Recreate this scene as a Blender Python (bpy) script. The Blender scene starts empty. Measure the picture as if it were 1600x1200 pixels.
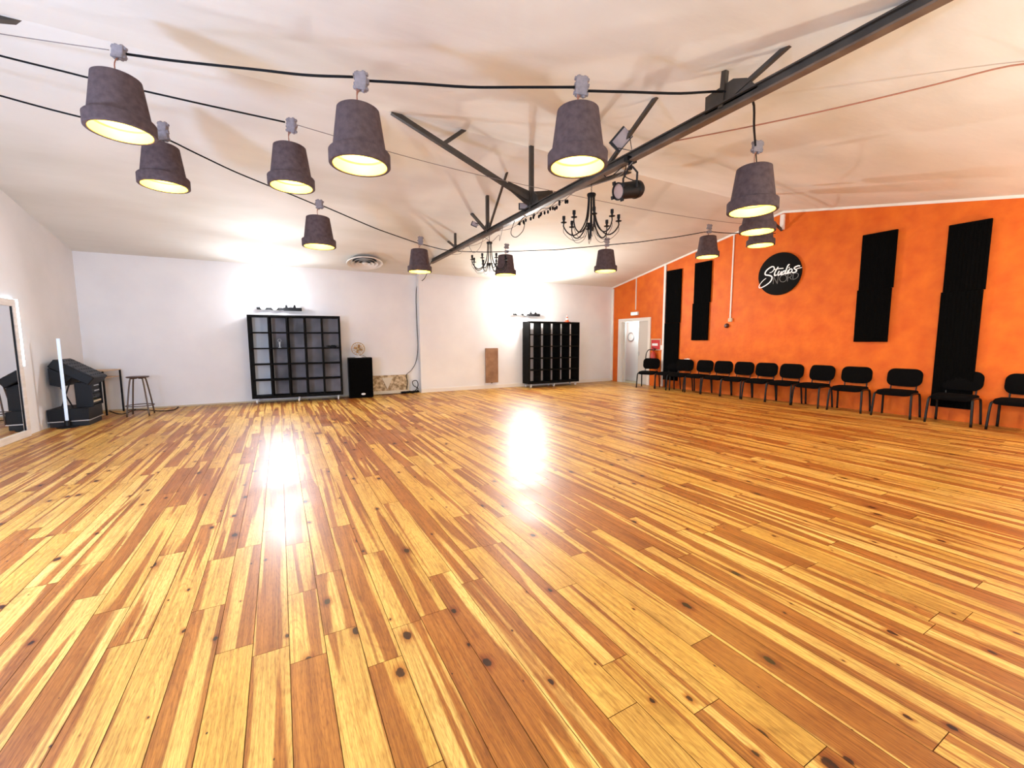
import bpy, bmesh, math, random
from mathutils import Vector as V, Matrix
random.seed(7)
PI = math.pi
sc = bpy.context.scene
COL = sc.collection

# ---------------------------------------------------------------- camera, world, exposure
F_PX = 660.97
YAW, PITCH, ROLL = 0.5013, -0.1014, -0.004
CAM = V((-10.0885, -11.2338, 1.3964))
_f = V((math.sin(YAW)*math.cos(PITCH), math.cos(YAW)*math.cos(PITCH), math.sin(PITCH)))
_r = _f.cross(V((0, 0, 1))).normalized(); _u = _r.cross(_f)
_r2 = _r*math.cos(ROLL)+_u*math.sin(ROLL); _u2 = -_r*math.sin(ROLL)+_u*math.cos(ROLL)
cd = bpy.data.cameras.new('camera'); cam = bpy.data.objects.new('camera', cd); COL.objects.link(cam)
cd.sensor_fit = 'HORIZONTAL'; cd.sensor_width = 36; cd.lens = 36*F_PX/1600; cd.clip_start = .05; cd.clip_end = 100
cam.matrix_world = Matrix(((_r2.x, _u2.x, -_f.x, CAM.x), (_r2.y, _u2.y, -_f.y, CAM.y), (_r2.z, _u2.z, -_f.z, CAM.z), (0, 0, 0, 1)))
sc.camera = cam
w = bpy.data.worlds.new('world'); sc.world = w; w.use_nodes = True
bg = w.node_tree.nodes['Background']; bg.inputs[0].default_value = (.90, .95, 1.0, 1); bg.inputs[1].default_value = .8
sc.view_settings.view_transform = 'Standard'; sc.view_settings.look = 'None'
sc.view_settings.gamma = 1; sc.view_settings.use_curve_mapping = False; sc.view_settings.exposure = 0.0

def lamp(name, loc, energy, color, radius=.05, kind='POINT', aim=None, angle=2.6, blend=.6, parent=None):
    d = bpy.data.lights.new(name, kind); d.energy = energy; d.color = color; d.shadow_soft_size = radius
    if kind == 'SPOT': d.spot_size = angle; d.spot_blend = blend
    o = bpy.data.objects.new(name, d); COL.objects.link(o); o.location = loc
    if aim is not None: o.rotation_euler = V(aim).to_track_quat('-Z', 'Y').to_euler()
    if parent: o.parent = parent
    return o
LAMP_A, LAMP_B, FILL_C, FILL_D = 62, 330, 110, 450      # twin wall lamps left, right; then unseen added fill: right flood, uplighters
POT_W = 32.0

def at(px, py, axis, val):                  # photo pixel -> point of a known plane of the room
    d = _f + _r2*((px-800)/F_PX) - _u2*((py-600)/F_PX)
    return CAM + d*((val-CAM[axis])/d[axis])
def at_depth(px, py, z):
    return CAM + (_f + _r2*((px-800)/F_PX) - _u2*((py-600)/F_PX))*z

# ---------------------------------------------------------------- room numbers
W, HW, RD, HR = 13.5, 3.2, 5.55, 4.27
SL = (HR-HW)/RD
XB, ZB = -6.67, 3.31                        # truss
YF = -12.8
def ceil_z(y): return HR - SL*abs(y+RD)

# ---------------------------------------------------------------- materials
def mat(name, col, rough=.6, metal=0, emit=None, es=0, spec=.5, trans=0, coat=0):
    m = bpy.data.materials.new(name); m.use_nodes = True; b = m.node_tree.nodes['Principled BSDF']
    b.inputs['Base Color'].default_value = (*col, 1); b.inputs['Roughness'].default_value = rough
    b.inputs['Metallic'].default_value = metal; b.inputs['Specular IOR Level'].default_value = spec
    b.inputs['Transmission Weight'].default_value = trans; b.inputs['Coat Weight'].default_value = coat
    if emit: b.inputs['Emission Color'].default_value = (*emit, 1); b.inputs['Emission Strength'].default_value = es
    return m
def noisy(name, c1, c2, scale=4, rough=.7, detail=6, bump=0, vec=(1, 1, 1), spec=.4, lo=.35, hi=.65, metal=0, bscale=None):
    m = mat(name, c1, rough, metal, spec=spec); nt = m.node_tree; N = nt.nodes; L = nt.links; b = N['Principled BSDF']
    tc = N.new('ShaderNodeTexCoord'); mp = N.new('ShaderNodeMapping'); mp.inputs['Scale'].default_value = vec
    n = N.new('ShaderNodeTexNoise'); n.inputs['Scale'].default_value = scale; n.inputs['Detail'].default_value = detail
    r = N.new('ShaderNodeValToRGB'); r.color_ramp.elements[0].position = lo; r.color_ramp.elements[1].position = hi
    r.color_ramp.elements[0].color = (*c1, 1); r.color_ramp.elements[1].color = (*c2, 1)
    L.new(tc.outputs['Object'], mp.inputs[0]); L.new(mp.outputs[0], n.inputs['Vector']); L.new(n.outputs[0], r.inputs[0]); L.new(r.outputs[0], b.inputs['Base Color'])
    if bump:
        n2 = N.new('ShaderNodeTexNoise'); n2.inputs['Scale'].default_value = bscale or scale*3; n2.inputs['Detail'].default_value = 4
        L.new(mp.outputs[0], n2.inputs['Vector'])
        bp = N.new('ShaderNodeBump'); bp.inputs['Strength'].default_value = bump; bp.inputs['Distance'].default_value = .02
        L.new(n2.outputs[0], bp.inputs['Height']); L.new(bp.outputs[0], b.inputs['Normal'])
    return m

M = {}
M['white_wall'] = noisy('white_wall', (.79, .79, .80), (.84, .84, .84), 1.5, .75, bump=.08, bscale=8)
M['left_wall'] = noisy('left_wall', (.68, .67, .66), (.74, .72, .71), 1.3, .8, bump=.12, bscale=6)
M['ceiling'] = noisy('ceiling', (.62, .60, .535), (.76, .745, .69), 1.1, .8, detail=9, bump=.35, vec=(.35, 1, 1), bscale=5, lo=.25, hi=.6)
M['orange'] = noisy('orange', (.62, .105, .007), (.74, .160, .011), 3.5, .6, detail=9, bump=.18, spec=.3, bscale=14, lo=.3, hi=.7)
M['trim'] = mat('trim', (.82, .78, .72), .5)
M['paint'] = mat('door_paint', (.86, .87, .86), .4)
M['paint2'] = mat('leaf_paint', (.66, .62, .56), .5)
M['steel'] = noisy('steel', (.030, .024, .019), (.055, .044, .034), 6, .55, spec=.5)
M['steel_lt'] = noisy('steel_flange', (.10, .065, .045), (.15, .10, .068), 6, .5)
M['black'] = mat('black_plastic', (.005, .005, .006), .5, spec=.25)
M['black_wire'] = mat('black_wire', (.003, .003, .004), .6, spec=.15)
M['foam'] = noisy('foam', (.002, .002, .002), (.004, .004, .004), 60, 1, bump=.3, spec=.02)
M['fabric'] = noisy('black_fabric', (.002, .002, .0025), (.004, .0035, .0035), 90, .95, bump=.2, spec=.06)
M['chair_metal'] = mat('chair_metal', (.004, .004, .004), .4, spec=.3)
M['shelf_black'] = noisy('shelf_black', (.004, .004, .004), (.007, .007, .007), 20, .65, spec=.08)
M['pot'] = noisy('pot_concrete', (.075, .050, .052), (.105, .072, .072), 22, .9, bump=.12, spec=.2)
M['pot_in'] = mat('pot_inside', (.97, .78, .12), .6)
M['bulb'] = mat('bulb', (1, .8, .3), .5, emit=(1, .72, .16), es=14)
M['copper'] = mat('copper_wire', (.32, .12, .07), .5)
M['box_grey'] = noisy('junction_box', (.20, .17, .18), (.28, .24, .25), 25, .6)
M['wire_rope'] = mat('wire_rope', (.22, .19, .18), .5, .4)
M['lamp_white'] = mat('lamp_glow', (1, 1, 1), .5, emit=(.95, .97, 1), es=140)
M['lamp_body'] = mat('lamp_body', (.55, .55, .56), .4)
M['led'] = mat('led_cool', (1, 1, 1), .5, emit=(.55, .78, 1), es=9)
M['tube'] = mat('tube_cool', (.35, .37, .4), .5, emit=(.60, .72, .88), es=.75)
M['mirror'] = mat('mirror', (.86, .88, .9), .02, 1)
M['frame_wood'] = noisy('mirror_frame_wood', (.60, .53, .46), (.70, .63, .56), 3, .6, vec=(1, 1, 6))
M['wood_light'] = noisy('light_wood', (.50, .33, .20), (.62, .43, .28), 5, .55, vec=(1, 8, 8))
M['stool_metal'] = mat('stool_metal', (.11, .075, .055), .4, .6)
M['brown_metal'] = noisy('brown_heater', (.22, .115, .062), (.33, .19, .11), 5, .4, spec=.5)
M['gold'] = mat('fan_brass', (.45, .28, .12), .35, .7)
M['white'] = mat('white_plastic', (.85, .85, .83), .4)
M['silver'] = mat('silver', (.6, .6, .6), .3, .8)
M['rad'] = noisy('radiator_relief', (.24, .16, .08), (.62, .50, .33), 14, .55, detail=3, bump=.6, lo=.38, hi=.6)
M['rad_lt'] = mat('radiator_stone', (.60, .55, .44), .5)
M['cone'] = mat('cone_orange', (.85, .12, .04), .5)
M['red'] = mat('sign_red', (.55, .02, .02), .5)
M['ext_red'] = mat('extinguisher_red', (.45, .03, .015), .35)
M['green'] = mat('exit_green', (.3, .8, .6), .5, emit=(.55, .95, .85), es=1.3)
M['lens'] = mat('floodlight_glass', (.32, .26, .26), .4)
M['can_lens'] = mat('can_lens', (.45, .32, .28), .25)
M['dark_grey'] = mat('dark_grey', (.016, .016, .018), .5, spec=.3)
M['letter'] = mat('letter_white', (.9, .9, .88), .5, emit=(1, .98, .95), es=.15)
M['letter_grey'] = mat('letter_grey', (.16, .16, .15), .5)
M['beige'] = mat('beige', (.55, .45, .30), .6)

def shelf_back_mat():
    return noisy('smoked_back', (.10, .08, .075), (.36, .30, .30), 1.8, .45, detail=2, lo=.3, hi=.75)
M['smoke'] = shelf_back_mat()

def floor_mat():
    m = bpy.data.materials.new('pine_floor'); m.use_nodes = True; nt = m.node_tree; N = nt.nodes; L = nt.links; b = N['Principled BSDF']
    uv = N.new('ShaderNodeUVMap'); uv.uv_map = 'uv'
    geo = N.new('ShaderNodeNewGeometry')
    def mapping(sx, sy, src=None):
        mp = N.new('ShaderNodeMapping'); mp.inputs['Scale'].default_value = (sx, sy, 1); L.new(src or uv.outputs[0], mp.inputs[0]); return mp.outputs[0]
    def noise(vec, scale=1, detail=2, dist=0, rough=.5):
        n = N.new('ShaderNodeTexNoise'); n.noise_dimensions = '2D'; n.inputs['Scale'].default_value = scale; n.inputs['Detail'].default_value = detail
        n.inputs['Distortion'].default_value = dist; n.inputs['Roughness'].default_value = rough; L.new(vec, n.inputs['Vector']); return n.outputs[0]
    def ramp(fac, a, b_, ca=(0, 0, 0), cb=(1, 1, 1)):
        r = N.new('ShaderNodeValToRGB'); r.color_ramp.elements[0].position = a; r.color_ramp.elements[1].position = b_
        r.color_ramp.elements[0].color = (*ca, 1); r.color_ramp.elements[1].color = (*cb, 1); L.new(fac, r.inputs[0]); return r.outputs[0]
    def mix(fac, a, b_, mode='MIX'):
        x = N.new('ShaderNodeMix'); x.data_type = 'RGBA'; x.blend_type = mode
        for v, s in ((fac, x.inputs[0]), (a, x.inputs[6]), (b_, x.inputs[7])):
            if isinstance(v, (int, float)): s.default_value = v
            elif isinstance(v, tuple): s.default_value = (*v, 1)
            else: L.new(v, s)
        return x.outputs[2]
    def mth(op, a, b_=0):
        x = N.new('ShaderNodeMath'); x.operation = op
        for v, s in ((a, x.inputs[0]), (b_, x.inputs[1])):
            if isinstance(v, (int, float)): s.default_value = v
            else: L.new(v, s)
        return x.outputs[0]
    rnd = geo.outputs['Random Per Island']
    # heartwood bands: broad stripes along the board, amount differs per board
    band = noise(mapping(.28, 9), 1, 2, .4)
    band = mth('ADD', band, mth('MULTIPLY', mth('SUBTRACT', rnd, .5), .20))
    bandm = ramp(band, .50, .535)
    sap = mix(rnd, (.70, .42, .085), (.90, .63, .19)); heart = mix(noise(mapping(.8, 30), 1, 3), (.27, .085, .015), (.56, .23, .042))
    col = mix(bandm, sap, heart)
    tone = mix(noise(mapping(.9, 5), 1, 3, .4), (.55, .42, .30), (1.25, 1.25, 1.2)); col = mix(.85, col, tone, 'MULTIPLY')
    # growth rings / fine grain
    g1 = ramp(noise(mapping(1.6, 95), 1, 4, .6), .36, .60, (.62, .50, .38)); col = mix(.7, col, g1, 'MULTIPLY')
    g2 = ramp(noise(mapping(22, 420), 1, 2), .34, .50, (.55, .42, .30)); col = mix(.6, col, g2, 'MULTIPLY')
    ring = mth('SINE', mth('MULTIPLY', noise(mapping(.55, 5), 1, 2, .5), 150))
    col = mix(.32, col, ramp(ring, .45, 1.0, (1, 1, 1), (.50, .36, .24)), 'MULTIPLY')
    grime = ramp(noise(mapping(4, 14), 1, 6, .3, .7), .30, .55, (.58, .46, .36)); col = mix(.45, col, grime, 'MULTIPLY')
    # knots
    mp = mapping(2.3, 6.8); vo = N.new('ShaderNodeTexVoronoi'); vo.voronoi_dimensions = '2D'; vo.inputs['Scale'].default_value = 1; vo.inputs['Randomness'].default_value = .95
    L.new(mp, vo.inputs['Vector'])
    sub = N.new('ShaderNodeVectorMath'); sub.operation = 'SUBTRACT'; L.new(mp, sub.inputs[0]); L.new(vo.outputs['Position'], sub.inputs[1])
    scl = N.new('ShaderNodeVectorMath'); scl.operation = 'MULTIPLY'; L.new(sub.outputs[0], scl.inputs[0]); scl.inputs[1].default_value = (.30, 1/6.8*1.15, 0)
    ln = N.new('ShaderNodeVectorMath'); ln.operation = 'LENGTH'; L.new(scl.outputs[0], ln.inputs[0])
    sep = N.new('ShaderNodeSeparateColor'); L.new(vo.outputs['Color'], sep.inputs[0])
    rad = mth('MULTIPLY', mth('POWER', sep.outputs[0], 3.5), .024)
    wob = mth('ADD', ln.outputs['Value'], mth('MULTIPLY', mth('SUBTRACT', noise(mapping(30, 45), 1, 2), .5), .012))
    q = mth('DIVIDE', wob, mth('ADD', rad, .0003))
    halo = ramp(mth('MULTIPLY', q, .25), .25, .62, (.55, .28, .12)); col = mix(.85, col, halo, 'MULTIPLY')
    core = ramp(mth('MULTIPLY', q, .25), .20, .26, (.10, .035, .015)); col = mix(1, col, core, 'MULTIPLY')
    L.new(col, b.inputs['Base Color'])
    # worn varnish
    tc = N.new('ShaderNodeTexCoord')
    wear = N.new('ShaderNodeTexNoise'); wear.inputs['Scale'].default_value = 1.7; wear.inputs['Detail'].default_value = 5; L.new(tc.outputs['Object'], wear.inputs['Vector'])
    rg = ramp(wear.outputs[0], .3, .7, (.33, .33, .33), (.45, .45, .45)); L.new(rg, b.inputs['Roughness'])
    b.inputs['Specular IOR Level'].default_value = .45
    bp = N.new('ShaderNodeBump'); bp.inputs['Strength'].default_value = .05; bp.inputs['Distance'].default_value = .003
    L.new(noise(mapping(6, 60), 1, 3), bp.inputs['Height']); L.new(bp.outputs[0], b.inputs['Normal'])
    return m
M['floor'] = floor_mat()

# ---------------------------------------------------------------- mesh helpers
class MB:
    def __init__(s): s.v = []; s.f = []
    def add(s, vs, fs):
        k = len(s.v); s.v += [tuple(v) for v in vs]; s.f += [tuple(i+k for i in f) for f in fs]; return s
    def box(s, c, d, rot=None):
        vs = [V((x*d[0]/2, y*d[1]/2, z*d[2]/2)) for x in (-1, 1) for y in (-1, 1) for z in (-1, 1)]
        if rot is not None: vs = [rot @ v for v in vs]
        return s.add([v+V(c) for v in vs], [(0, 1, 3, 2), (4, 6, 7, 5), (0, 4, 5, 1), (2, 3, 7, 6), (0, 2, 6, 4), (1, 5, 7, 3)])
    def bx(s, x0, x1, y0, y1, z0, z1): return s.box(((x0+x1)/2, (y0+y1)/2, (z0+z1)/2), (abs(x1-x0), abs(y1-y0), abs(z1-z0)))
    def lathe(s, prof, n=32, c=(0, 0, 0), rot=None):
        vs = []; m = len(prof)
        for i in range(n):
            a = 2*PI*i/n
            for r, z in prof:
                p = V((r*math.cos(a), r*math.sin(a), z)); p = rot @ p if rot is not None else p; vs.append(p+V(c))
        fs = [(i*m+j, ((i+1) % n)*m+j, ((i+1) % n)*m+j+1, i*m+j+1) for i in range(n) for j in range(m-1)]
        return s.add(vs, fs)
    def tube(s, pts, r, n=8, cap=True, closed=False, sq=None):
        pts = [V(p) for p in pts]; m = len(pts); vs = []; T = []
        for i in range(m):
            a = pts[i-1] if (i > 0 or closed) else pts[i]; b = pts[(i+1) % m] if (i < m-1 or closed) else pts[i]
            t = (b-a); T.append(t.normalized() if t.length > 1e-9 else V((0, 0, 1)))
        nrm = T[0].cross(V((0, 0, 1)));
        if nrm.length < .05: nrm = T[0].cross(V((1, 0, 0)))
        nrm.normalize()
        for i in range(m):
            nrm = (nrm - T[i]*nrm.dot(T[i])).normalized(); bn = T[i].cross(nrm)
            rr = r[i] if isinstance(r, (list, tuple)) else r
            for k in range(n):
                a = 2*PI*k/n + (PI/4 if n == 4 else 0)
                x = math.cos(a)*rr; y = math.sin(a)*rr
                if sq: x *= sq[0]; y *= sq[1]
                vs.append(pts[i]+nrm*x+bn*y)
        fs = [(i*n+k, i*n+(k+1) % n, ((i+1) % m)*n+(k+1) % n, ((i+1) % m)*n+k) for i in range(m if closed else m-1) for k in range(n)]
        if cap and not closed: fs += [tuple(range(n))[::-1], tuple((m-1)*n+k for k in range(n))]
        return s.add(vs, fs)
    def prism(s, poly, d):      # poly: list of 3D points, extruded by vector d
        n = len(poly); d = V(d); vs = [V(p) for p in poly]+[V(p)+d for p in poly]
        return s.add(vs, [tuple(range(n))[::-1], tuple(range(n, 2*n))]+[(i, (i+1) % n, n+(i+1) % n, n+i) for i in range(n)])
    def build(s, name, m, parent=None, smooth=False, bevel=0, seg=2, fix=True):
        me = bpy.data.meshes.new(name); me.from_pydata(s.v, [], s.f)
        if fix:
            bm = bmesh.new(); bm.from_mesh(me); bmesh.ops.recalc_face_normals(bm, faces=bm.faces); bm.to_mesh(me); bm.free()
        me.materials.append(m)
        if smooth:
            for p in me.polygons: p.use_smooth = True
            if smooth == 'auto': me.set_sharp_from_angle(angle=.7)
        o = bpy.data.objects.new(name, me); COL.objects.link(o)
        if parent: o.parent = parent
        if bevel:
            b = o.modifiers.new('bevel', 'BEVEL'); b.width = bevel; b.segments = seg; b.limit_method = 'ANGLE'
        return o
def tag(o, label, cat, group=None, kind=None):
    if label: o['label'] = label
    if cat: o['category'] = cat
    if group: o['group'] = group
    if kind: o['kind'] = kind
    return o
def thing(name, label, cat, loc=(0, 0, 0), rz=0, group=None):
    o = bpy.data.objects.new(name, None); COL.objects.link(o); o.empty_display_size = .1
    o.location = loc; o.rotation_euler = (0, 0, rz); return tag(o, label, cat, group)
def struct(o): o['kind'] = 'structure'; return o
def kids(o): return [c for c in bpy.data.objects if c.parent == o]
def dup(src, loc, rz, label, group=None, parent=None):
    r = src.copy(); COL.objects.link(r); r.location = loc; r.rotation_euler = (0, 0, rz); r['label'] = label
    if group: r['group'] = group
    def rec(a, b):
        for c in kids(a):
            d = c.copy(); COL.objects.link(d); d.parent = b; rec(c, d)
    rec(src, r); return r
def rotz(a): return Matrix.Rotation(a, 3, 'Z')
def roty(a): return Matrix.Rotation(a, 3, 'Y')
def rotx(a): return Matrix.Rotation(a, 3, 'X')
def spline(P, k=8):            # Catmull-Rom
    P = [V(p) for p in P]; Q = [P[0]*2-P[1]]+P+[P[-1]*2-P[-2]]; out = []
    for i in range(1, len(Q)-2):
        for j in range(k):
            t = j/k; a, b, c, d = Q[i-1], Q[i], Q[i+1], Q[i+2]
            out.append(.5*((2*b)+(c-a)*t+(2*a-5*b+4*c-d)*t*t+(3*b-a-3*c+d)*t**3))
    return out+[P[-1]]

# ================================================================= SETTING
def build_floor():
    me = bpy.data.meshes.new('floor'); vs = []; fs = []; uvs = []; pw = .147; x = -W
    row = 0; g = .0014
    while x < 0:
        x1 = min(x+pw, 0); y = YF - random.random()*1.6
        while y < .2:
            ln = random.choice([.6, .9, 1.2, 1.5, 1.8, 2.0, 2.2, 2.4])*random.uniform(.9, 1.1); y1 = y+ln
            a, b = max(y, YF), min(y1, .2)
            if b-a > .01:
                k = len(vs); z = [random.uniform(-.00006, .00006) for _ in range(4)]
                vs += [(x+g, a+g, z[0]), (x1-g, a+g, z[1]), (x1-g, b-g, z[2]), (x+g, b-g, z[3])]
                fs.append((k, k+1, k+2, k+3)); ou, ov = random.random()*60, random.random()*60
                uvs += [(ou, ov), (ou, ov+(x1-x)), (ou+b-a, ov+(x1-x)), (ou+b-a, ov)]
            y = y1
        x = x1; row += 1
    # boards lie on a dark slab that shows in the joints
    k = len(vs); vs += [(-W, YF, -.006), (0, YF, -.006), (0, .2, -.006), (-W, .2, -.006), (-W, YF, -.1), (0, YF, -.1), (0, .2, -.1), (-W, .2, -.1)]
    slab = [(k, k+1, k+2, k+3), (k+4, k+7, k+6, k+5), (k, k+4, k+5, k+1), (k+1, k+5, k+6, k+2), (k+2, k+6, k+7, k+3), (k+3, k+7, k+4, k)]
    me.from_pydata(vs, [], fs+slab); me.materials.append(M['floor']); me.materials.append(M['dark_seam'])
    ul = me.uv_layers.new(name='uv')
    for i, u in enumerate(uvs): ul.data[i].uv = u
    for i in range(len(fs), len(fs)+6): me.polygons[i].material_index = 1
    o = bpy.data.objects.new('floor', me); COL.objects.link(o); struct(o)
M['dark_seam'] = mat('board_joint', (.10, .035, .012), .9, spec=.1)
build_floor()
T = .2
# ceiling: two sloping slabs meeting at the ridge
c = MB()
for ya, yb in ((.2, -RD), (-RD, YF)):
    za, zb = ceil_z(ya), ceil_z(yb)
    c.prism([(-W-T, ya, za), (-W-T, yb, zb), (-W-T, yb, zb+.15), (-W-T, ya, za+.15)], (W+2*T, 0, 0))
struct(c.build('ceiling', M['ceiling']))
# back wall: the right half stands 0.2 m forward of the left half
XS = at(657, 560, 1, 0).x
b = MB(); b.bx(-W-T, XS, .2, .2+T, 0, 3.4); b.bx(XS, T, 0, .2+T, 0, 3.4)
struct(b.build('wall_back', M['white_wall']))
g = MB(); g.prism([(-W-T, .2, 0), (-W-T, YF, 0), (-W-T, YF, ceil_z(YF)+.1), (-W-T, -RD, HR+.1), (-W-T, .2, HW+.06)], (T, 0, 0)); struct(g.build('wall_left', M['left_wall']))
# right wall with the doorway
D0, D1, DH = -.42, -1.70, 2.06
g = MB()
g.prism([(0, .2, 0), (0, D0, 0), (0, D0, ceil_z(D0)+.1), (0, .2, HW+.06)], (T, 0, 0))
g.prism([(0, D0, DH), (0, D1, DH), (0, D1, ceil_z(D1)+.1), (0, D0, ceil_z(D0)+.1)], (T, 0, 0))
g.prism([(0, D1, 0), (0, YF, 0), (0, YF, ceil_z(YF)+.1), (0, -RD, HR+.1), (0, D1, ceil_z(D1)+.1)], (T, 0, 0))
struct(g.build('wall_right', M['orange']))
# corridor behind the doorway
g = MB(); g.bx(T, 2.0, -2.6, 1.0, -.1, -.002); struct(g.build('floor_corridor', M['beige']))
g = MB(); g.bx(1.9, 2.0, -2.6, 1.0, 0, 2.6); g.bx(T, 2.0, 1.0, 1.1, 0, 2.6); g.bx(T, 2.0, -2.7, -2.6, 0, 2.6); g.bx(T, 2.0, -2.6, 1.0, 2.5, 2.6)
struct(g.build('wall_corridor', M['paint']))
lamp('corridor_ceiling_light', (.38, -.7, 1.9), 24, (.72, .97, 1), .2)
# trims
t = MB()
for ya, yb in ((0, -RD), (-RD, YF)):
    za, zb = ceil_z(ya), ceil_z(yb)
    t.prism([(-.02, ya, za-.045), (-.02, yb, zb-.045), (-.02, yb, zb), (-.02, ya, za)], (.019, 0, 0))
struct(t.build('trim_1', M['trim']))
t = MB(); y = at(1038, 500, 0, 0).y; t.bx(-.035, -.001, y-.035, y+.035, 0.02, ceil_z(y)-.05); struct(t.build('trim_2', M['trim']))
t = MB(); t.bx(-.03, -.001, -.09, -.002, 0.02, 3.14); struct(t.build('trim_3', M['trim']))
t = MB(); t.bx(XS+.002, -.032, -.014, -.001, 0.001, .10); struct(t.build('baseboard_back', M['trim']))
t = MB(); t.bx(-W+.002, XS-.001, .185, .199, 0.001, .035); struct(t.build('baseboard_left_part', M['beige']))
t = MB(); t.bx(-.012, -.001, D1-.1, YF, 0.001, .02); struct(t.build('baseboard_right', M['orange']))
# door frame and leaves
d = bpy.data.objects.new('door_1', None); COL.objects.link(d); d['kind'] = 'structure'; d.location = (0, 0, 0)
f = MB(); f.bx(-.02, T, D0-.06, D0, 0.001, DH); f.bx(-.02, T, D1, D1+.05, 0.001, DH); f.bx(-.02, T, D1+.05, D0-.06, DH-.05, DH)
f.bx(-.03, -.001, D0, D0+.07, 0.001, DH+.05); f.bx(-.03, -.001, D1-.06, D1, 0.001, DH+.05); f.bx(-.03, -.001, D1, D0, DH, DH+.05)
f.build('door_frame', M['trim'], d)
l = MB(); l.bx(.05, .09, D1+.055, D1+.50, .01, DH-.055); leaf = l.build('door_leaf', M['paint2'], d)
h = MB(); h.tube([(.03, D1+.47, 1.0), (.00, D1+.47, 1.0), (.00, D1+.40, 1.0)], .008); h.box((.045, D1+.47, .98), (.01, .03, .14)); h.build('door_handle', M['silver'], leaf)
l = MB(); l.bx(.05, .09, D0-.17, D0-.065, .01, DH-.055); l.build('door_leaf', M['paint2'], d)
# far door at the back of the corridor with a round window
d2 = bpy.data.objects.new('door_2', None); COL.objects.link(d2); d2['kind'] = 'structure'
l = MB(); l.bx(.62, .66, -1.35, .6, .002, 2.3); lf = l.build('door_leaf', M['paint'], d2)
l = MB(); l.lathe([(.13, -.01), (.16, -.01), (.16, .012), (.13, .012), (.13, -.01)], 32, (.612, -.30, 1.52), roty(PI/2)); l.build('porthole_ring', M['silver'], lf, smooth=True)

# ================================================================= ROOF TRUSS
tr = thing('roof_truss', 'dark brown steel roof truss with struts, running across the upper right of the photo', 'truss', (XB, 0, 0))
y0, y1 = -.85, -11.0
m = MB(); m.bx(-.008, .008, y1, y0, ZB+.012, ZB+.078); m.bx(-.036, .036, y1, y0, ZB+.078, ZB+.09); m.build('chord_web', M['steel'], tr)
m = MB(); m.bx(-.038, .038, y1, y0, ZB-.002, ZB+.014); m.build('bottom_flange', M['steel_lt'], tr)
def strut(a, b, s=.028, nm='strut'):
    m = MB(); m.tube([a, b], s, 4); m.build(nm, M['steel'], tr)
ZT = ZB+.085
def cz(y): return ceil_z(y)+.02
for y, yt, rr in ((-2.50, -2.50, .030), (-4.10, -4.10, .036), (-5.62, -5.62, .040), (-7.10, -7.12, .032), (-8.74, -8.76, .030)):
    strut((0, y, ZT-.03), (0, yt, cz(yt)), rr)
strut((0, -2.50, ZT), (0, -2.05, cz(-2.05)), .026); strut((0, -4.15, ZT), (0, -4.87, cz(-4.87)), .022); strut((0, -4.05, ZT), (0, -3.38, cz(-3.38)), .032)
strut((0, -7.3, ZT), (0, -8.02, cz(-8.02)), .026); strut((0, -8.85, ZT+.03), (0, -9.29, cz(-9.29)), .024)
for s in (-1, 1): strut((s*.06, -5.62, ZT+.1), (s*2.02, -5.55, HR+.01), .042, 'ridge_brace')
strut((-1.34, -5.58, 4.03), (-1.01, -5.56, 4.30), .034)
for y, a, hh in ((-2.5, .10, .07), (-4.1, .15, .13), (-5.62, .22, .20), (-7.12, .17, .15)):
    m = MB(); m.prism([(-.008, y+a, ZT-.02), (-.008, y-a, ZT-.02), (-.008, y-a*.75, ZT+hh*.6), (-.008, y-a*.3, ZT+hh), (-.008, y+a*.3, ZT+hh), (-.008, y+a*.75, ZT+hh*.6)], (.016, 0, 0)); m.build('gusset_plate', M['steel'], tr)
m = MB(); m.prism([(-.008, -8.58, ZT-.02), (-.008, -8.58, ZT+.13), (-.008, -8.84, ZT+.155), (-.008, -8.96, ZT+.10), (-.008, -9.06, ZT-.02)], (.016, 0, 0)); m.build('gusset_plate', M['steel'], tr)
m = MB()
for s in (-1, 1): m.prism([(0, -5.61, ZT), (s*.10, -5.61, ZT+.03), (s*.42, -5.61, ZT+.22), (s*.38, -5.61, ZT+.30), (s*.1, -5.61, ZT+.24), (0, -5.61, ZT+.22)], (0, .014, 0))
m.build('gusset_plate', M['steel'], tr)
tl = MB(); pA = at(72, 33, 1, -5.5); tl.tube([pA+V((0, 0, .0)), V((-13.49, -5.5, 3.98))], .05, 4)
tag(tl.build('ridge_bracket', M['steel']), 'short dark steel brace under the ceiling at the top left corner of the photo', 'bracket')
br = thing('ridge_hanger', 'white post with a short grey steel arm at the ridge of the orange wall', 'bracket', (0, -5.55, 0))
m = MB(); m.bx(-.06, -.001, -.04, .04, 3.86, 4.19); m.build('post', M['trim'], br)
m = MB(); m.tube([(-.03, 0, 3.85), (-.32, .04, 4.0)], .03, 4); m.build('arm', M['steel'], br)

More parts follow.
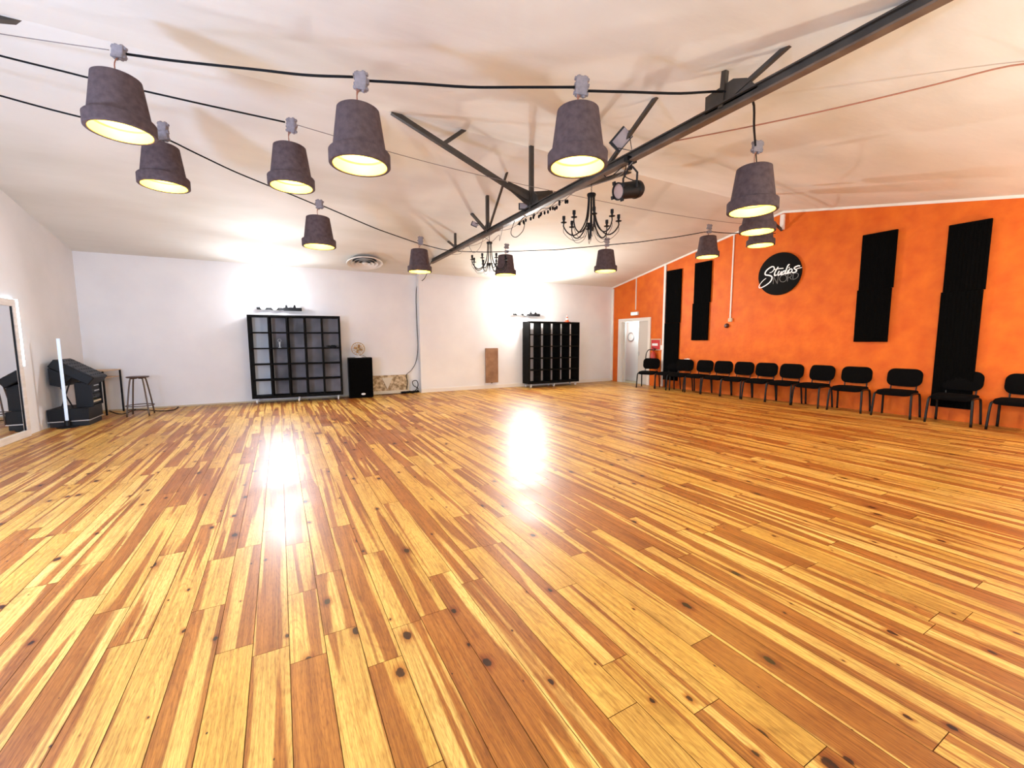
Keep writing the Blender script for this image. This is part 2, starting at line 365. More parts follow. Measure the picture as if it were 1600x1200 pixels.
# ================================================================= POT LAMPS AND THEIR WIRES
def make_pot():
    t = thing('pot_pendant_lamp', '', 'lamp', (0, 0, 0), 0, 'flower pot pendant lamps strung across the room')
    R = .23; p = MB()
    p.lathe([(.0, .42), (.145, .42), (.158, .412), (.200, .108), (.222, .104), (.23, .094), (.23, .006), (.224, 0), (.205, 0), (.200, .006)], 48)
    p.build('pot_shell', M['pot'], t, smooth='auto')
    p = MB(); p.lathe([(.2005, .004), (.198, .085), (.182, .095), (.14, .395), (0, .40)], 40); p.build('inner_lining', M['pot_in'], t, smooth='auto')
    p = MB(); p.lathe([(0, .14), (.03, .15), (.04, .18), (.035, .215), (.018, .25), (.018, .30), (0, .30)], 16); b = p.build('bulb', M['bulb'], t, smooth=True)
    p = MB(); p.lathe([(0, .26), (.022, .26), (.022, .398), (0, .398)], 12); p.build('lamp_holder', M['black'], t)
    return t
pot0 = make_pot()
POTS = {  # rim centre px, rim width px, junction box px y, label
 'P1': ((190, 208), 121, 80, 'large dark pot lamp at the upper left, leftmost of the nearest row'),
 'P2': ((257, 292), 86, 212, 'dark pot lamp at left, partly behind and below the leftmost one'),
 'P3': ((456, 293), 75, 192, 'dark pot lamp on the middle wire, between the two large left pots'),
 'P4': ((563, 260), 97, 122, 'large dark pot lamp on the near cord, second from the left there'),
 'P5': ((902, 262), 94, 138, 'large brownish pot lamp just left of the steel beam, above the chandelier'),
 'P6': ((1175, 331), 83, 228, 'large pot lamp right of the steel beam, nearest of the stacked three'),
 'P7': ((1183, 363), 59, None, 'pot lamp mostly hidden right of the beam, middle of the stacked three'),
 'P8': ((1188, 384), 46, None, 'pot lamp showing only its glowing rim, lowest behind the stacked pots by the round sign'),
 'P9': ((1105, 402), 38, 362, 'small pot lamp in front of the black foam strips on the orange wall'),
 'P10': ((499, 386), 54, 320, 'pot lamp on the far cord to the left of the round ceiling vent'),
 'P11': ((656, 425), 38, 380, 'small pot lamp hanging just left of the far end of the steel beam'),
 'P12': ((790, 430), 33, 393, 'small far pot lamp overlapping the smaller chandelier'),
 'P13': ((946, 424), 36, 383, 'small far pot lamp near the corner of white and orange walls'),
}
def z_at(x, y, py):
    lo, hi = 1.0, 5.0
    for _ in range(40):
        m_ = (lo+hi)/2; d = V((x, y, m_))-CAM; yy = 600-F_PX*d.dot(_u2)/d.dot(_f)
        if yy > py: lo = m_
        else: hi = m_
    return lo
PB = {}
first = True
for k, (cpx, wpx, by, lab) in POTS.items():
    t_ = (cpx[0]-800)/F_PX; z = .46*F_PX*math.sqrt(1+t_*t_)/wpx; p = at_depth(*cpx, z)
    zb = z_at(p.x, p.y, by) if by else p.z+.55
    zb = max(zb, p.z+.48)
    o = pot0 if first else dup(pot0, (0, 0, 0), 0, lab)
    first = False; o.location = p; o['label'] = lab
    o.rotation_euler = (0, 0, 0)
    PB[k] = (p, zb)
    # its own hanging wire and junction box
    m = MB(); m.tube(spline([(.03, 0, zb-p.z-.02), (-.004, .0, zb-p.z-.09), (0, 0, .43)], 5), .0045, 6); m.build('hanging_wire', M['copper'], o)
    m = MB(); ra = random.uniform(-.4, .4); R3 = rotz(YAW*-1+ra*.3) @ roty(random.uniform(-.15, .15))
    small = k in ('P9', 'P11', 'P12', 'P13')
    m.box((.03, 0, zb-p.z), (.088, .05, .055 if small else .095), R3)
    for sx in (-1, 1) if not small else ():
        for sz in (-1, 1): m.box(V((.03, 0, zb-p.z))+R3 @ V((sx*.047, 0, sz*.032)), (.022, .03, .022), R3)
        m.box(V((.03, 0, zb-p.z))+R3 @ V((sx*.022, 0, -.05)), (.022, .03, .018), R3)
        m.box(V((.03, 0, zb-p.z))+R3 @ V((sx*.022, 0, .05)), (.022, .03, .018), R3)
    m.build('junction_box', M['box_grey'], o, bevel=.006)
    lamp('pot_bulb_light', p+V((0, 0, .12)), POT_W, (1, .74, .26), .03)
def box_at(k, dx=.03): p, zb = PB[k]; return V((p.x+dx, p.y, zb))
LB = V((-13.49, -5.4, 4.10)); RB = V((-.02, -5.5, 3.92)); GA = V((XB-.02, -8.76, ZT+.09)); GB = V((XB, -2.35, ZT-.05)); GC = at(1176, 156, 0, XB+.04)
def wob_path(pts, amp=.012, step=.35):
    out = []
    for a, b in zip(pts, pts[1:]):
        L_ = (b-a).length; n = max(2, int(L_/step))
        for i in range(n):
            t_ = i/n; p = a.lerp(b, t_); s = math.sin(PI*t_)
            out.append(p+V((0, 0, -s*.012*L_+s*random.uniform(-amp, amp))))
    return spline(out+[pts[-1]], 4)
def cable(name, pts, r, mt, label, cat='cable', amp=.012, group=None):
    m = MB(); m.tube(wob_path(pts, amp), r, 6); return tag(m.build(name, mt, smooth=True), label, cat, group)
cable('support_wire', [LB, box_at('P1', -.03)], .0035, M['wire_rope'], 'thin grey steel wire from the left wall to the leftmost junction box', 'wire', .0)
cable('power_cord', [box_at('P1', .07), box_at('P4', -.03)], .0095, M['black_wire'], 'black cord between the leftmost pot lamp and the second large one', amp=.015)
cable('power_cord', [box_at('P4', .07), box_at('P5', -.03)], .0095, M['black_wire'], 'black cord between the two large pot lamps left of the beam', amp=.015)
cable('power_cord', [box_at('P5', .07), GA, GC, box_at('P6', 0)], .0095, M['black_wire'], 'black cord from the large central pot over the beam to the pot on its right', amp=.012)
cable('power_cord', [box_at('P6', 0), box_at('P7', 0), box_at('P8', 0), RB], .006, M['black_wire'], 'black cord from the pot right of the beam to the orange wall ridge')
cable('power_cord', [LB+V((0, 0, -.02)), box_at('P3', -.03)], .0085, M['black_wire'], 'long straight black cord from the top left edge to the middle pot lamp', amp=.004)
cable('support_wire', [box_at('P3', .06), V((XB, -5.75, ZB+.32)), RB], .004, M['wire_rope'], 'thin grey wire from the middle pot lamp past the beam to the orange wall', 'wire', .0)
cable('power_cord', [LB+V((0, .2, -.22)), box_at('P2', -.03), box_at('P10', -.03)], .0085, M['black_wire'], 'black cord passing behind the two leftmost pots towards the pot by the ceiling vent', amp=.010)
cable('power_cord', [box_at('P10', .06), box_at('P11', -.03), GB], .0085, M['black_wire'], 'black cord sloping from the pot by the ceiling vent to the beam end', amp=.006)
cable('power_cord', [GB, box_at('P12', 0), box_at('P13', 0), box_at('P9', 0), RB+V((0, .1, -.1))], .0085, M['black_wire'], 'black cord of the three small far pots right of the beam', amp=.006)
cable('tension_cable', [V((XB, -8.1, ZB+.02)), V((-5.35, -10.1, 3.36)), V((-5.0, -10.6, 3.27))], .006, M['copper'], 'thin reddish brown cable rising from the beam to the upper right edge', 'cable', 0)

# ================================================================= CHANDELIERS
def make_chandelier():
    t = thing('chandelier', '', 'chandelier', (0, 0, 0), 0, 'black wrought iron chandeliers under the beam')
    m = MB(); m.lathe([(0, 0), (.05, 0), (.055, -.012), (.05, -.03), (.0, -.03)], 24); m.build('top_cap', M['black'], t, smooth='auto')
    m = MB()
    for i in range(5): m.tube([V((.008*math.cos(a), 0, 0)) .lerp(V((0, 0, 0)), 0)+V((0, .006*math.sin(a), .018+i*.022+.012*math.sin(a))) if i % 2 else V((.006*math.cos(a), 0, .018+i*.022+.012*math.sin(a))) for a in [j*PI/4 for j in range(8)]], .0022, 5, closed=True)
    m.build('chain', M['black'], t)
    for k in range(8):
        a = k*PI/4+.2; ca, sa = math.cos(a), math.sin(a); rr = .33 if k % 2 else .31
        pts = spline([V((r*ca, r*sa, z)) for r, z in ((.035, -.02), (.04, -.15), (.06, -.30), (.115, -.42), (.20, -.485), (.275, -.46), (rr, -.385), (rr, -.34))], 6)
        m = MB(); m.tube(pts, .008, 6)
        pts = spline([V((r*ca, r*sa, z)) for r, z in ((.05, -.38), (.09, -.50), (.17, -.545), (.25, -.53), (rr, -.45), (rr, -.385))], 5)
        m.tube(pts, .003, 5); arm = m.build('arm', M['black'], t, smooth=True)
        m = MB(); m.lathe([(0, -.345), (.034, -.335), (.038, -.328), (.012, -.325), (.014, -.30), (.019, -.298), (.019, -.255), (0, -.255)], 12, (rr*ca, rr*sa, 0)); m.build('candle_cup', M['black'], arm)
    m = MB(); m.lathe([(0, -.36), (.016, -.375), (.022, -.40), (.012, -.425), (.006, -.52), (.0, -.57)], 12); m.build('drop_finial', M['black'], t, smooth=True)
    m = MB(); m.lathe([(.055, -.38), (.06, -.375), (.06, -.385), (.055, -.38)], 20); m.build('ring', M['black'], t)
    return t
ch0 = make_chandelier(); ch0.location = (XB, -7.02, ZB-.14); ch0['label'] = 'larger black iron chandelier with eight arms hanging left of the stage spotlight'
dup(ch0, (XB, -4.17, ZB-.14), .5, 'smaller looking far black chandelier near the beam end, overlapped by a small pot lamp')

# ================================================================= STAGE SPOTLIGHT AND BEAM FITTINGS
def spotlight():
    c_ = at(984, 297, 0, XB); t = thing('stage_spotlight', 'black can spotlight clamped under the steel beam right of the chandelier', 'spotlight', c_, 0)
    # axis points down-left in the photo, a little towards the camera
    ax = (V((-_r2.x, -_r2.y, -.28))*1.0 - V((_f.x, _f.y, 0))*.55).normalized(); q = ax.to_track_quat('Z', 'Y').to_matrix()
    m = MB(); m.lathe([(.0, -.17), (.06, -.165), (.088, -.13), (.095, -.09), (.095, -.07), (.088, -.065), (.085, .0), (.083, .16), (.09, .165), (.09, .175), (.076, .175), (.076, .15), (.0, .15)], 32, rot=q); m.build('can_body', M['black'], t, smooth='auto')
    m = MB(); m.lathe([(0, .152), (.07, .152), (.075, .16)], 24, rot=q); m.build('lens', M['can_lens'], t)
    m = MB()
    for k in range(4): a = k*PI/2+.4; m.box(q @ V((.10*math.cos(a), .10*math.sin(a), .172)), (.035, .035, .02), q)
    m.build('filter_clip', M['black'], t)
    side = ax.cross(V((0, 0, 1))).normalized(); top = V((0, 0, .235))
    m = MB()
    for s in (-1, 1): m.tube([side*s*.10, side*s*.105+V((0, 0, .15)), side*s*.03+top], .011, 4)
    m.build('yoke', M['dark_grey'], t)
    m = MB(); m.box(top+V((0, 0, .02)), (.03, .03, .09)); m.box(V((0, 0, ZB-c_.z+.02)), (.14, .05, .05)); m.build('clamp', M['black'], t)
    m = MB(); m.tube(spline([-ax*.14+V((0, 0, .07)), side*.08+V((0, 0, .17)), V((.02, .1, ZB-c_.z+.0)), V((0, .35, ZB-c_.z-.05)), V((0, .5, ZB-c_.z+.1))], 6), .005, 6); m.build('power_lead', M['black_wire'], t)
spotlight()
def flood(loc, yaw, tilt, s, label, mount, roll=0):
    t = thing('floodlight', label, 'floodlight', loc, 0, 'small floodlights clamped to the truss'); R3 = rotz(yaw) @ rotx(tilt) @ roty(roll)
    m = MB(); m.box((0, .02, 0), (s, .045, s*.72), R3); m.build('housing', M['dark_grey'], t, bevel=.004)
    m = MB(); m.box(R3 @ V((0, -.006, 0)), (s*.86, .008, s*.58), R3); m.build('glass_panel', M['lens'], t)
    m = MB(); m.tube([R3 @ V((-s*.5, .02, 0)), V(mount)-V(loc), R3 @ V((s*.5, .02, 0))], .006, 5); m.build('bracket', M['dark_grey'], t)
p = at(972, 217, 0, XB-.05); flood(p, -YAW, .35, .21, 'small rectangular floodlight on the strut above the stage spotlight', (XB, p.y-.1, p.z-.15), -.85)
p = at(818, 322, 0, XB-.05); flood(p, -YAW, .1, .13, 'small floodlight on the beam beside the tall central strut', (XB, p.y, p.z-.08))
p = at(742, 350, 0, XB-.08); flood(p, -YAW, .2, .12, 'small far floodlight on the beam above the far chandelier', (XB, p.y-.1, p.z-.02), .4)
# loose cables along the chord
m = MB()
pts = [V((XB+.06*math.sin(i*1.7), -2.3-i*.32, ZB-.03-.035*abs(math.sin(i*1.3)))) for i in range(18)]; m.tube(spline(pts, 5), .0045, 5)
tag(m.build('cable_bundle', M['wire_rope'], smooth=True), 'thin tan cables sagging loosely along the underside of the beam', 'cable')
m = MB(); q0 = V((XB, -5.1, ZB)); m.tube(spline([q0+V((0, .0, 0)), q0+V((0, .12, -.16)), q0+V((0, -.05, -.26)), q0+V((0, -.28, -.2)), q0+V((0, -.30, -.06)), q0+V((0, -.1, -.08)), q0+V((0, -.35, 0))], 8), .006, 6)
tag(m.build('cable_loop', M['black_wire'], smooth=True), 'black cable loop dangling from the beam below the central strut', 'cable')
m = MB(); q0 = V((XB, -3.95, ZB)); m.tube(spline([q0+V((0, .75, 0)), q0+V((0, .5, -.2)), q0+V((0, .2, -.16)), q0+V((0, 0, -.02)), q0+V((0, -.3, -.15)), q0+V((0, -.6, -.10)), q0+V((0, -.62, -.2)), q0+V((0, -.75, 0))], 8), .0045, 6)
tag(m.build('cable_loop', M['wire_rope'], smooth=True), 'thin tan cable swags hanging around the far chandelier top', 'cable')
m = MB(); q0 = V((XB, -5.25, ZB-.02)); m.tube([q0+V((0, -i*.06, -.02-.02*math.sin(i))) for i in range(22)], .004, 5)
for i in range(22):
    m.lathe([(0, .02), (.012, .015), (.016, -.012), (.008, -.03), (0, -.032)], 8, q0+V((random.uniform(-.03, .03), -i*.06, -.055+random.uniform(-.02, .015))))
tag(m.build('festoon_string', M['black_wire'], smooth=True), 'string of small dark bulbs bunched under the beam beside the tall central strut', 'string lights')

# ================================================================= CEILING VENT
vc = at(570, 411, 1, -.62)
vt = thing('ceiling_air_vent', 'round white ceiling air diffuser with concentric rings near the back wall', 'vent', (vc.x, vc.y, vc.z)); vt.rotation_euler = (-math.atan(SL), 0, 0)
top = ceil_z(vc.y)-vc.z
m = MB(); m.lathe([(.40, -.02), (.41, -.005), (.39, .02), (.25, .05), (.22, top+.04)], 40); m.lathe([(.40, -.02), (.36, .0), (.34, .03)], 40); m.build('outer_ring', M['trim'], vt, smooth='auto')
for r0 in (.30, .21, .12):
    m = MB(); m.lathe([(r0, -.03), (r0-.055, .0), (r0-.07, .03)], 40); m.lathe([(r0, -.03), (r0-.058, .006), (r0-.075, .03)], 40); m.build('diffuser_ring', M['trim'], vt, smooth='auto')
m = MB(); m.lathe([(0, -.03), (.05, -.025), (.06, 0)], 24); m.build('centre_disc', M['trim'], vt, smooth=True)
m = MB(); m.lathe([(0, .045), (.33, .045)], 40); m.build('duct_opening', M['dark_grey'], vt)

# ================================================================= TWIN WALL LAMPS
def wall_lamp(cx, y, z, n_out, energy, col, label, condx=None, dark=True):
    t = thing('twin_wall_lamp', label, 'wall lamp', (cx, y, z), 0 if n_out < 0 else PI, 'rail lamps high on the walls')
    m = MB(); m.box((0, -.12, 0), (.92, .035, .05)); m.box((.27, -.12, 0), (.38, .05, .075)); m.build('rail', M['black'], t)
    m = MB(); m.box((0, -.055, 0), (.05, .105, .04)); m.build('wall_arm', M['black'], t)
    for sx in (-.33, -.10):
        m = MB(); m.lathe([(.0, .05), (.045, .05), (.058, 0), (.062, -.05), (.055, -.05), (.05, -.02), (0, -.02)], 24, (sx, -.17, .05), rotx(-1.15)); hd = m.build('lamp_head', M['lamp_body'], t, smooth='auto')
        m = MB(); m.lathe([(0, -.035), (.03, -.04), (.052, -.052)], 24, (sx, -.17, .05), rotx(-1.15)); m.build('glowing_lens', M['lamp_white'], hd)
    for kx in (.14, .31): m = MB(); m.box((kx, -.12, .05), (.055, .05, .03)); m.lathe([(0, 0), (.02, 0), (.02, .04), (0, .04)], 12, (kx, -.12, .06)); m.build('clamp_knob', M['black'], t)
    for sx in (-.33, -.10):
        q_ = V((cx, y, z))+rotz(t.rotation_euler.z) @ V((sx, -.42, .12))
        e_ = energy*(1.5 if sx > -.2 else .4)
        lamp('lamp_head_light', q_, e_*(.30 if energy < 200 else .15), col, .06)
        lamp('lamp_head_throw', q_, e_*(2.6 if energy < 200 else .45), col, .09, 'SPOT', (0, -.94, -.30), 2.5, .5)
        lamp('lamp_head_beam', q_, e_*.6, col, .06, 'SPOT', (0, -.75, .65), 2.7, .5)
    return t
pL = at(437, 483, 1, .12); pR = at(822, 492, 1, -.08)
wall_lamp(pL.x, .2, pL.z, -1, LAMP_A, (.90, .93, 1), 'glowing twin lamp rail on the white wall above the open cube shelf')
wall_lamp(pR.x, 0, pR.z, -1, LAMP_B, (1, .98, .94), 'glowing twin lamp rail on the white wall above the closed looking black shelf')
# thin conduits above the lamps
for px, yy, lab in ((426, .2, 'thin white cable duct running up the wall above the left lamp rail'), (823, 0, 'thin white cable duct running up the wall above the right lamp rail')):
    p = at(px, 450, 1, yy); m = MB(); m.bx(p.x-.009, p.x+.009, yy-.014, yy-.001, pL.z+.03, HW-.12); m.box((p.x, yy-.02, HW-.09), (.07, .038, .06))
    tag(m.build('cable_duct', M['trim']), lab, 'cable duct')

# unseen floodlight added on the right wall to brighten the right of the ceiling
t = thing('fill_floodlight', 'unseen round floodlight added as fill on the orange wall beyond the right edge', 'wall lamp', (0, -10.9, 2.35))
m = MB(); m.lathe([(0, 0), (.12, 0), (.13, .04), (.12, .09), (0, .09)], 24, (-.09, 0, 0), roty(-PI/2)); m.build('housing', M['white'], t)
m = MB(); m.box((-.045, 0, 0), (.088, .05, .05)); m.build('wall_arm', M['white'], t)
m = MB(); m.lathe([(0, .092), (.11, .092)], 24, (-.09, 0, 0), roty(-PI/2)); m.build('glowing_lens', M['lamp_white'], t)
lamp('right_fill_light', (-.6, -10.6, 2.1), FILL_C, (1, .84, .62), .1)
# unseen uplighters added behind the camera to brighten the ceiling
for x_, c_ in ((-10.8, (.70, .82, 1)), (-5.2, (1, .93, .80))):
    t = thing('fill_uplighter', 'tall black uplighter added as unseen fill behind the camera, '+('left' if x_ < -8 else 'right')+' one', 'fill lamp', (x_, -12.4, 0))
    m = MB(); m.lathe([(0, 0), (.15, 0), (.15, .02), (.02, .03), (.015, 1.5), (0, 1.5)], 24); m.build('pole', M['black'], t, smooth='auto')
    m = MB(); m.lathe([(.02, 1.5), (.14, 1.62), (.145, 1.62), (.025, 1.49)], 24); m.build('shade', M['black'], t, smooth='auto')
    lamp('uplighter_fill', (x_, -12.4, 1.7), FILL_D, c_, .12)

# ================================================================= CUBE SHELVES ON CASTORS
def cube_shelf(loc, rz, label, wd, z0, z1, dp=.39, cast_dark=False, back=True):
    t = thing('cube_shelf', label, 'shelf', loc, rz, 'black five by five cube shelves on castors')
    th = .045; n = 5; H = z1-z0
    m = MB(); m.bx(0, wd, 0, dp, z1-th, z1); m.build('top_panel', M['shelf_black'], t)
    m = MB(); m.bx(0, wd, 0, dp, z0, z0+th+.01); m.build('bottom_panel', M['shelf_black'], t)
    for x in (0, wd-th):
        m = MB(); m.bx(x, x+th, 0, dp, z0+th+.01, z1-th); m.build('side_panel', M['shelf_black'], t)
    cw = (wd-2*th)/n; chh = (H-2*th)/n
    for k in range(1, n):
        m = MB(); x = th+cw*k; m.bx(x-.018, x+.018, .004, dp-.01, z0+th+.011, z1-th-.001); m.build('divider', M['shelf_black'], t)
    for k in range(1, n):
        m = MB(); z = z0+th+.01+chh*k
        for c_ in range(n):
            m.bx(th+cw*c_+(.018 if c_ else 0)+.001, th+cw*(c_+1)-(.018 if c_ < n-1 else 0)-.001, .006, dp-.01, z-.014, z+.014)
        m.build('shelf_board', M['shelf_black'], t)
    if back:
        m = MB(); m.bx(th, wd-th, dp-.009, dp-.003, z0+th+.011, z1-th-.001); m.build('back_panel', M['smoke'], t)
    for x in (.10, wd/2, wd-.10):
        for y in (.05, dp-.05):
            m = MB(); m.box((x, y, z0-.006), (.05, .05, .012)); m.tube([(x, y, z0-.01), (x-.012, y, .045)], .012, 8); m.box((x-.01, y, z0-.045), (.035, .03, .03))
            cs = m.build('castor', M['silver'], t)
            m = MB(); m.lathe([(0, -.014), (.038, -.014), (.042, 0), (.038, .014), (0, .014)], 16, (x-.012, y, .042), roty(PI/2)); m.build('wheel', M['white'], cs, smooth='auto')
    return t, th, cw, chh
S1L = at(394, 623.7, 2, .115); RZ1 = -math.radians(6)
SH1 = V((S1L.x, S1L.y, 0))
s1, th, cw, chh = cube_shelf(SH1, RZ1, 'left black cube shelf on white castors with smoky grey cells, facing the camera', 1.91, .115, 2.0)
# a copy for the right one keeps the same parts
S2 = at(833, 600, 2, .115)
s2 = dup(s1, (at(830, 606, 2, 0).x-.10, at(830, 606, 2, 0).y-.05, 0), 0, 'right black cube shelf seen obliquely, traffic cone on top, its dividers hiding most cells')
s2.scale = (.965, 1, .985)
for o in [c_ for c_ in kids(s2) if c_.name.startswith('back_panel')]: bpy.data.objects.remove(o)
# things in / on the shelves
lz = .115+th+.01+chh*3+.011
p = SH1+rotz(RZ1) @ V((th+cw*1.5, .2, lz))
t = thing('figurine', 'small pale figurine in the second column of the left shelf, second row', 'ornament', p)
m = MB(); m.lathe([(0, 0), (.03, 0), (.03, .015), (.012, .02), (.016, .08), (.022, .12), (.01, .14), (0, .14)], 16); m.build('body', M['white'], t, smooth=True)
m = MB(); m.lathe([(.033, -.004), (.037, 0), (.033, .004), (.029, 0), (.033, -.004)], 20, (0, 0, .17), rotx(PI/2)); m.build('ring', M['white'], t)
p = SH1+rotz(RZ1) @ V((th+cw*4.5, .16, lz))
t = thing('cable_clutter', 'small dark pile of cables in the rightmost cell, second row, of the left shelf', 'cables', p)
m = MB(); m.tube(spline([V((random.uniform(-.12, .13), random.uniform(-.08, .08), random.uniform(.008, .04))) for _ in range(14)], 5), .007, 6); m.build('cord', M['black_wire'], t)
m = MB(); m.box((.05, 0, .03), (.09, .06, .055)); m.box((-.04, 0, .025), (.06, .05, .045)); m.build('plug', M['black'], t)
p = V((at(886, 499, 1, s2.location.y+.2).x, s2.location.y+.2, 2.0*.985+.001))
t = thing('traffic_cone', 'small orange and white traffic cone standing on top of the right black shelf', 'cone', p)
m = MB(); m.box((0, 0, .01), (.15, .15, .02)); m.build('base', M['cone'], t)
m = MB(); m.lathe([(.06, .02), (.045, .08)], 20); m.lathe([(.033, .125), (.022, .17)], 20); m.lathe([(.012, .21), (.008, .23), (0, .23)], 20); m.build('cone_body', M['cone'], t, smooth=True)
m = MB(); m.lathe([(.045, .08), (.033, .125)], 20); m.lathe([(.022, .17), (.012, .21)], 20); m.build('white_band', M['white'], t, smooth=True)

# ================================================================= SPEAKER, FAN, RADIATORS
a = at(546, 623, 2, 0); b = at(584, 621, 2, 0); wd = (b-a).length; ang = math.atan2(b.y-a.y, b.x-a.x)
spz = z_at(a.x, a.y, 572.5)
t = thing('loudspeaker', 'black floor loudspeaker with a small white badge right of the open shelf', 'speaker', (a.x, a.y, 0), ang)
m = MB(); m.bx(0, wd, .03, .42, .01, spz); m.build('cabinet', M['black'], t, bevel=.008)
m = MB(); m.bx(.012, wd-.012, .005, .029, .02, spz-.012); m.build('grille', M['foam'], t, bevel=.006)
m = MB(); m.lathe([(0, 0), (.035, .002), (.05, .0)], 24, (wd*.58, .003, .10), Matrix.Diagonal((1, 1, .5)) @ rotx(PI/2)); o = m.build('badge', M['white'], t, smooth=True)
m = MB()
for x in (.05, wd-.05):
    for y in (.08, .37): m.box((x, y, .005), (.03, .03, .01))
m.build('feet', M['black'], t)
fc = V((a.x, a.y, 0))+rotz(ang) @ V((wd*.45, .2, spz+.001))
t = thing('desk_fan', 'small brass coloured desk fan with white base standing on the black speaker', 'fan', fc, -.1)
m = MB(); m.lathe([(0, 0), (.085, 0), (.085, .02), (.05, .035), (.018, .045), (.014, .09), (0, .09)], 24); m.build('base', M['white'], t, smooth='auto')
hc = V((0, 0, .215)); m = MB()
for yy, rr in ((-.055, .10), (-.035, .15), (-.0, .158), (.035, .15)):
    m.tube([hc+V((rr*math.cos(k*PI/16), yy, rr*math.sin(k*PI/16))) for k in range(32)], .0055 if rr > .155 else .0035, 5, closed=True)
for k in range(16):
    a_ = k*PI/8
    m.tube([hc+V((r*math.cos(a_), y, r*math.sin(a_))) for r, y in ((.02, -.06), (.10, -.055), (.15, -.035), (.158, 0), (.15, .035), (.05, .06))], .0028, 5)
m.build('cage', M['gold'], t)
m = MB(); m.lathe([(0, -.05), (.03, -.045), (.035, .0), (.035, .08), (0, .09)], 16, hc, rotx(-PI/2)); m.build('motor', M['gold'], t, smooth='auto')
m = MB()
for k in range(4):
    R3 = Matrix.Rotation(k*PI/2+.3, 3, 'Y') @ Matrix.Rotation(.45, 3, 'X')
    m.box(hc+R3 @ V((0, 0, .075)), (.05, .003, .085), R3)
m.build('blades', M['gold'], t)
m = MB(); m.tube(spline([V((.02, .03, .03)), V((.09, .03, .055)), V((.16, .05, .02)), V((.19, .1, .006))], 6), .004, 6); m.build('power_lead', M['black_wire'], t)

p0 = at(583, 613, 1, .18); p1 = at(637, 585, 1, .18)
t = thing('panel_radiator', 'low beige relief patterned radiator with a pale triangle behind the speaker', 'radiator', (p0.x-.15, .199, 0))
L_ = p1.x-p0.x+.15; zt = p1.z
m = MB(); m.bx(0, L_, -.10, -.002, .08, zt); m.build('relief_panel', M['rad'], t, bevel=.01)
m = MB(); tx = at(605, 590, 1, .09).x-(p0.x-.15); m.prism([(tx-.14, -.101, zt-.06), (tx+.14, -.101, zt-.06), (tx, -.101, .15)], (0, -.02, 0)); m.build('triangle_inlay', M['rad_lt'], t)
m = MB(); m.bx(0, L_, -.112, -.1005, .02, .10); m.bx(L_-.035, L_-.002, -.11, -.1005, .10, zt-.01); m.build('edge_strip', M['rad_lt'], t)
p0 = at(757, 544, 1, 0); p1 = at(777, 597, 1, 0)
t = thing('wall_heater', 'narrow upright brown wall heater on the white back wall between the shelves', 'heater', ((p0.x+p1.x)/2, -.001, p1.z))
hw_, hh_ = (p1.x-p0.x)/2, p0.z-p1.z
m = MB(); m.bx(-hw_, hw_, -.07, -.035, 0, hh_); m.build('front_panel', M['brown_metal'], t, bevel=.006)
m = MB(); m.bx(-hw_+.03, hw_-.05, -.034, 0, .03, hh_-.03); m.build('back_box', M['beige'], t)
m = MB(); m.lathe([(0, -.02), (.02, -.02), (.022, 0), (0, 0)], 12, (.0, -.045, -.0)); m.build('thermostat_knob', M['black'], t)
# cable heap and the cable going up the step of the wall
m = MB(); hp = at(640, 612, 1, .10); hp.z = 0
for r_ in (.16, .12):
    pts = []
    for k in range(60):
        a_ = k*.62; pts.append(V((hp.x+(r_+.05*math.sin(k*.9))*math.cos(a_)*1.2, .06+(r_*.35)*math.sin(a_), .012+.045*random.random()+.02*r_)))
    m.tube(spline(pts, 3), .010, 6)
m.tube(spline([V((hp.x+.15, .06, .05)), V((hp.x+.23, .08, .20)), V((hp.x+.20, .10, .33)), V((hp.x+.09, .10, .31)), V((hp.x+.11, .08, .2)), V((hp.x+.22, .06, .12)), V((hp.x+.18, .05, .03))], 8), .011, 6)
tag(m.build('cable_heap', M['black_wire'], smooth=True), 'tangled heap of black cables on the floor by the wall step', 'cables')
k_ = [at(655, 437, 1, .1), at(651, 450, 1, .17), at(651, 500, 1, .17), at(653, 540, 1, .17), at(650, 565, 1, .17), at(643, 578, 1, .16), at(635, 586, 1, .1), at(637, 597, 1, .07), at(635, 608, 1, .06)]
k_[0].z = ceil_z(-.9)-.02; k_[0].y = -.85; k_[0].x = XB+.0
m = MB(); m.tube(spline([k_[0], at(664, 434, 1, -.15)]+k_[1:], 8), .008, 6)
tag(m.build('hanging_cable', M['black_wire'], smooth=True), 'black cable dropping from the beam end down the wall to the cable heap', 'cable')

# ================================================================= LEFT CORNER: MIRROR, TUBES, RACK, TABLE, STOOL
ME = at(47, 668, 0, -W+.05)      # lower outer right corner of the mirror
MY1 = ME.y; MH = at(27, 469, 0, -W+.05).z; MY0 = MY1-3.2
t = thing('wall_mirror', 'large leaning wall mirror in a pale wooden frame at the left edge', 'mirror', (-W, 0, 0))
def mf(y0, y1, z0, z1, nm='frame_side'): m = MB(); m.bx(.012, .06, y0, y1, z0, z1); m.build(nm, M['frame_wood'], t, bevel=.004)
fw = .10
mf(MY1-fw, MY1, .10, MH-fw); mf(MY0, MY0+fw, .10, MH-fw); mf(MY0, MY1, MH-fw, MH, 'frame_top'); mf(MY0, MY1, .001, .10, 'frame_bottom')
m = MB(); m.bx(.03, .04, MY0+fw, MY1-fw, .10, MH-fw); m.build('mirror_glass', M['mirror'], t)
m = MB(); m.bx(.041, .05, MY1-fw-.012, MY1-fw-.001, .10, MH-fw); m.build('inner_edge', M['black'], t)
t = thing('led_strip', 'glowing cool white LED strip on the wall around the top of the mirror', 'led strip', (-W, 0, 0))
m = MB(); m.bx(.002, .014, MY0, MY1+.03, MH+.005, MH+.02); m.build('top_run', M['led'], t)
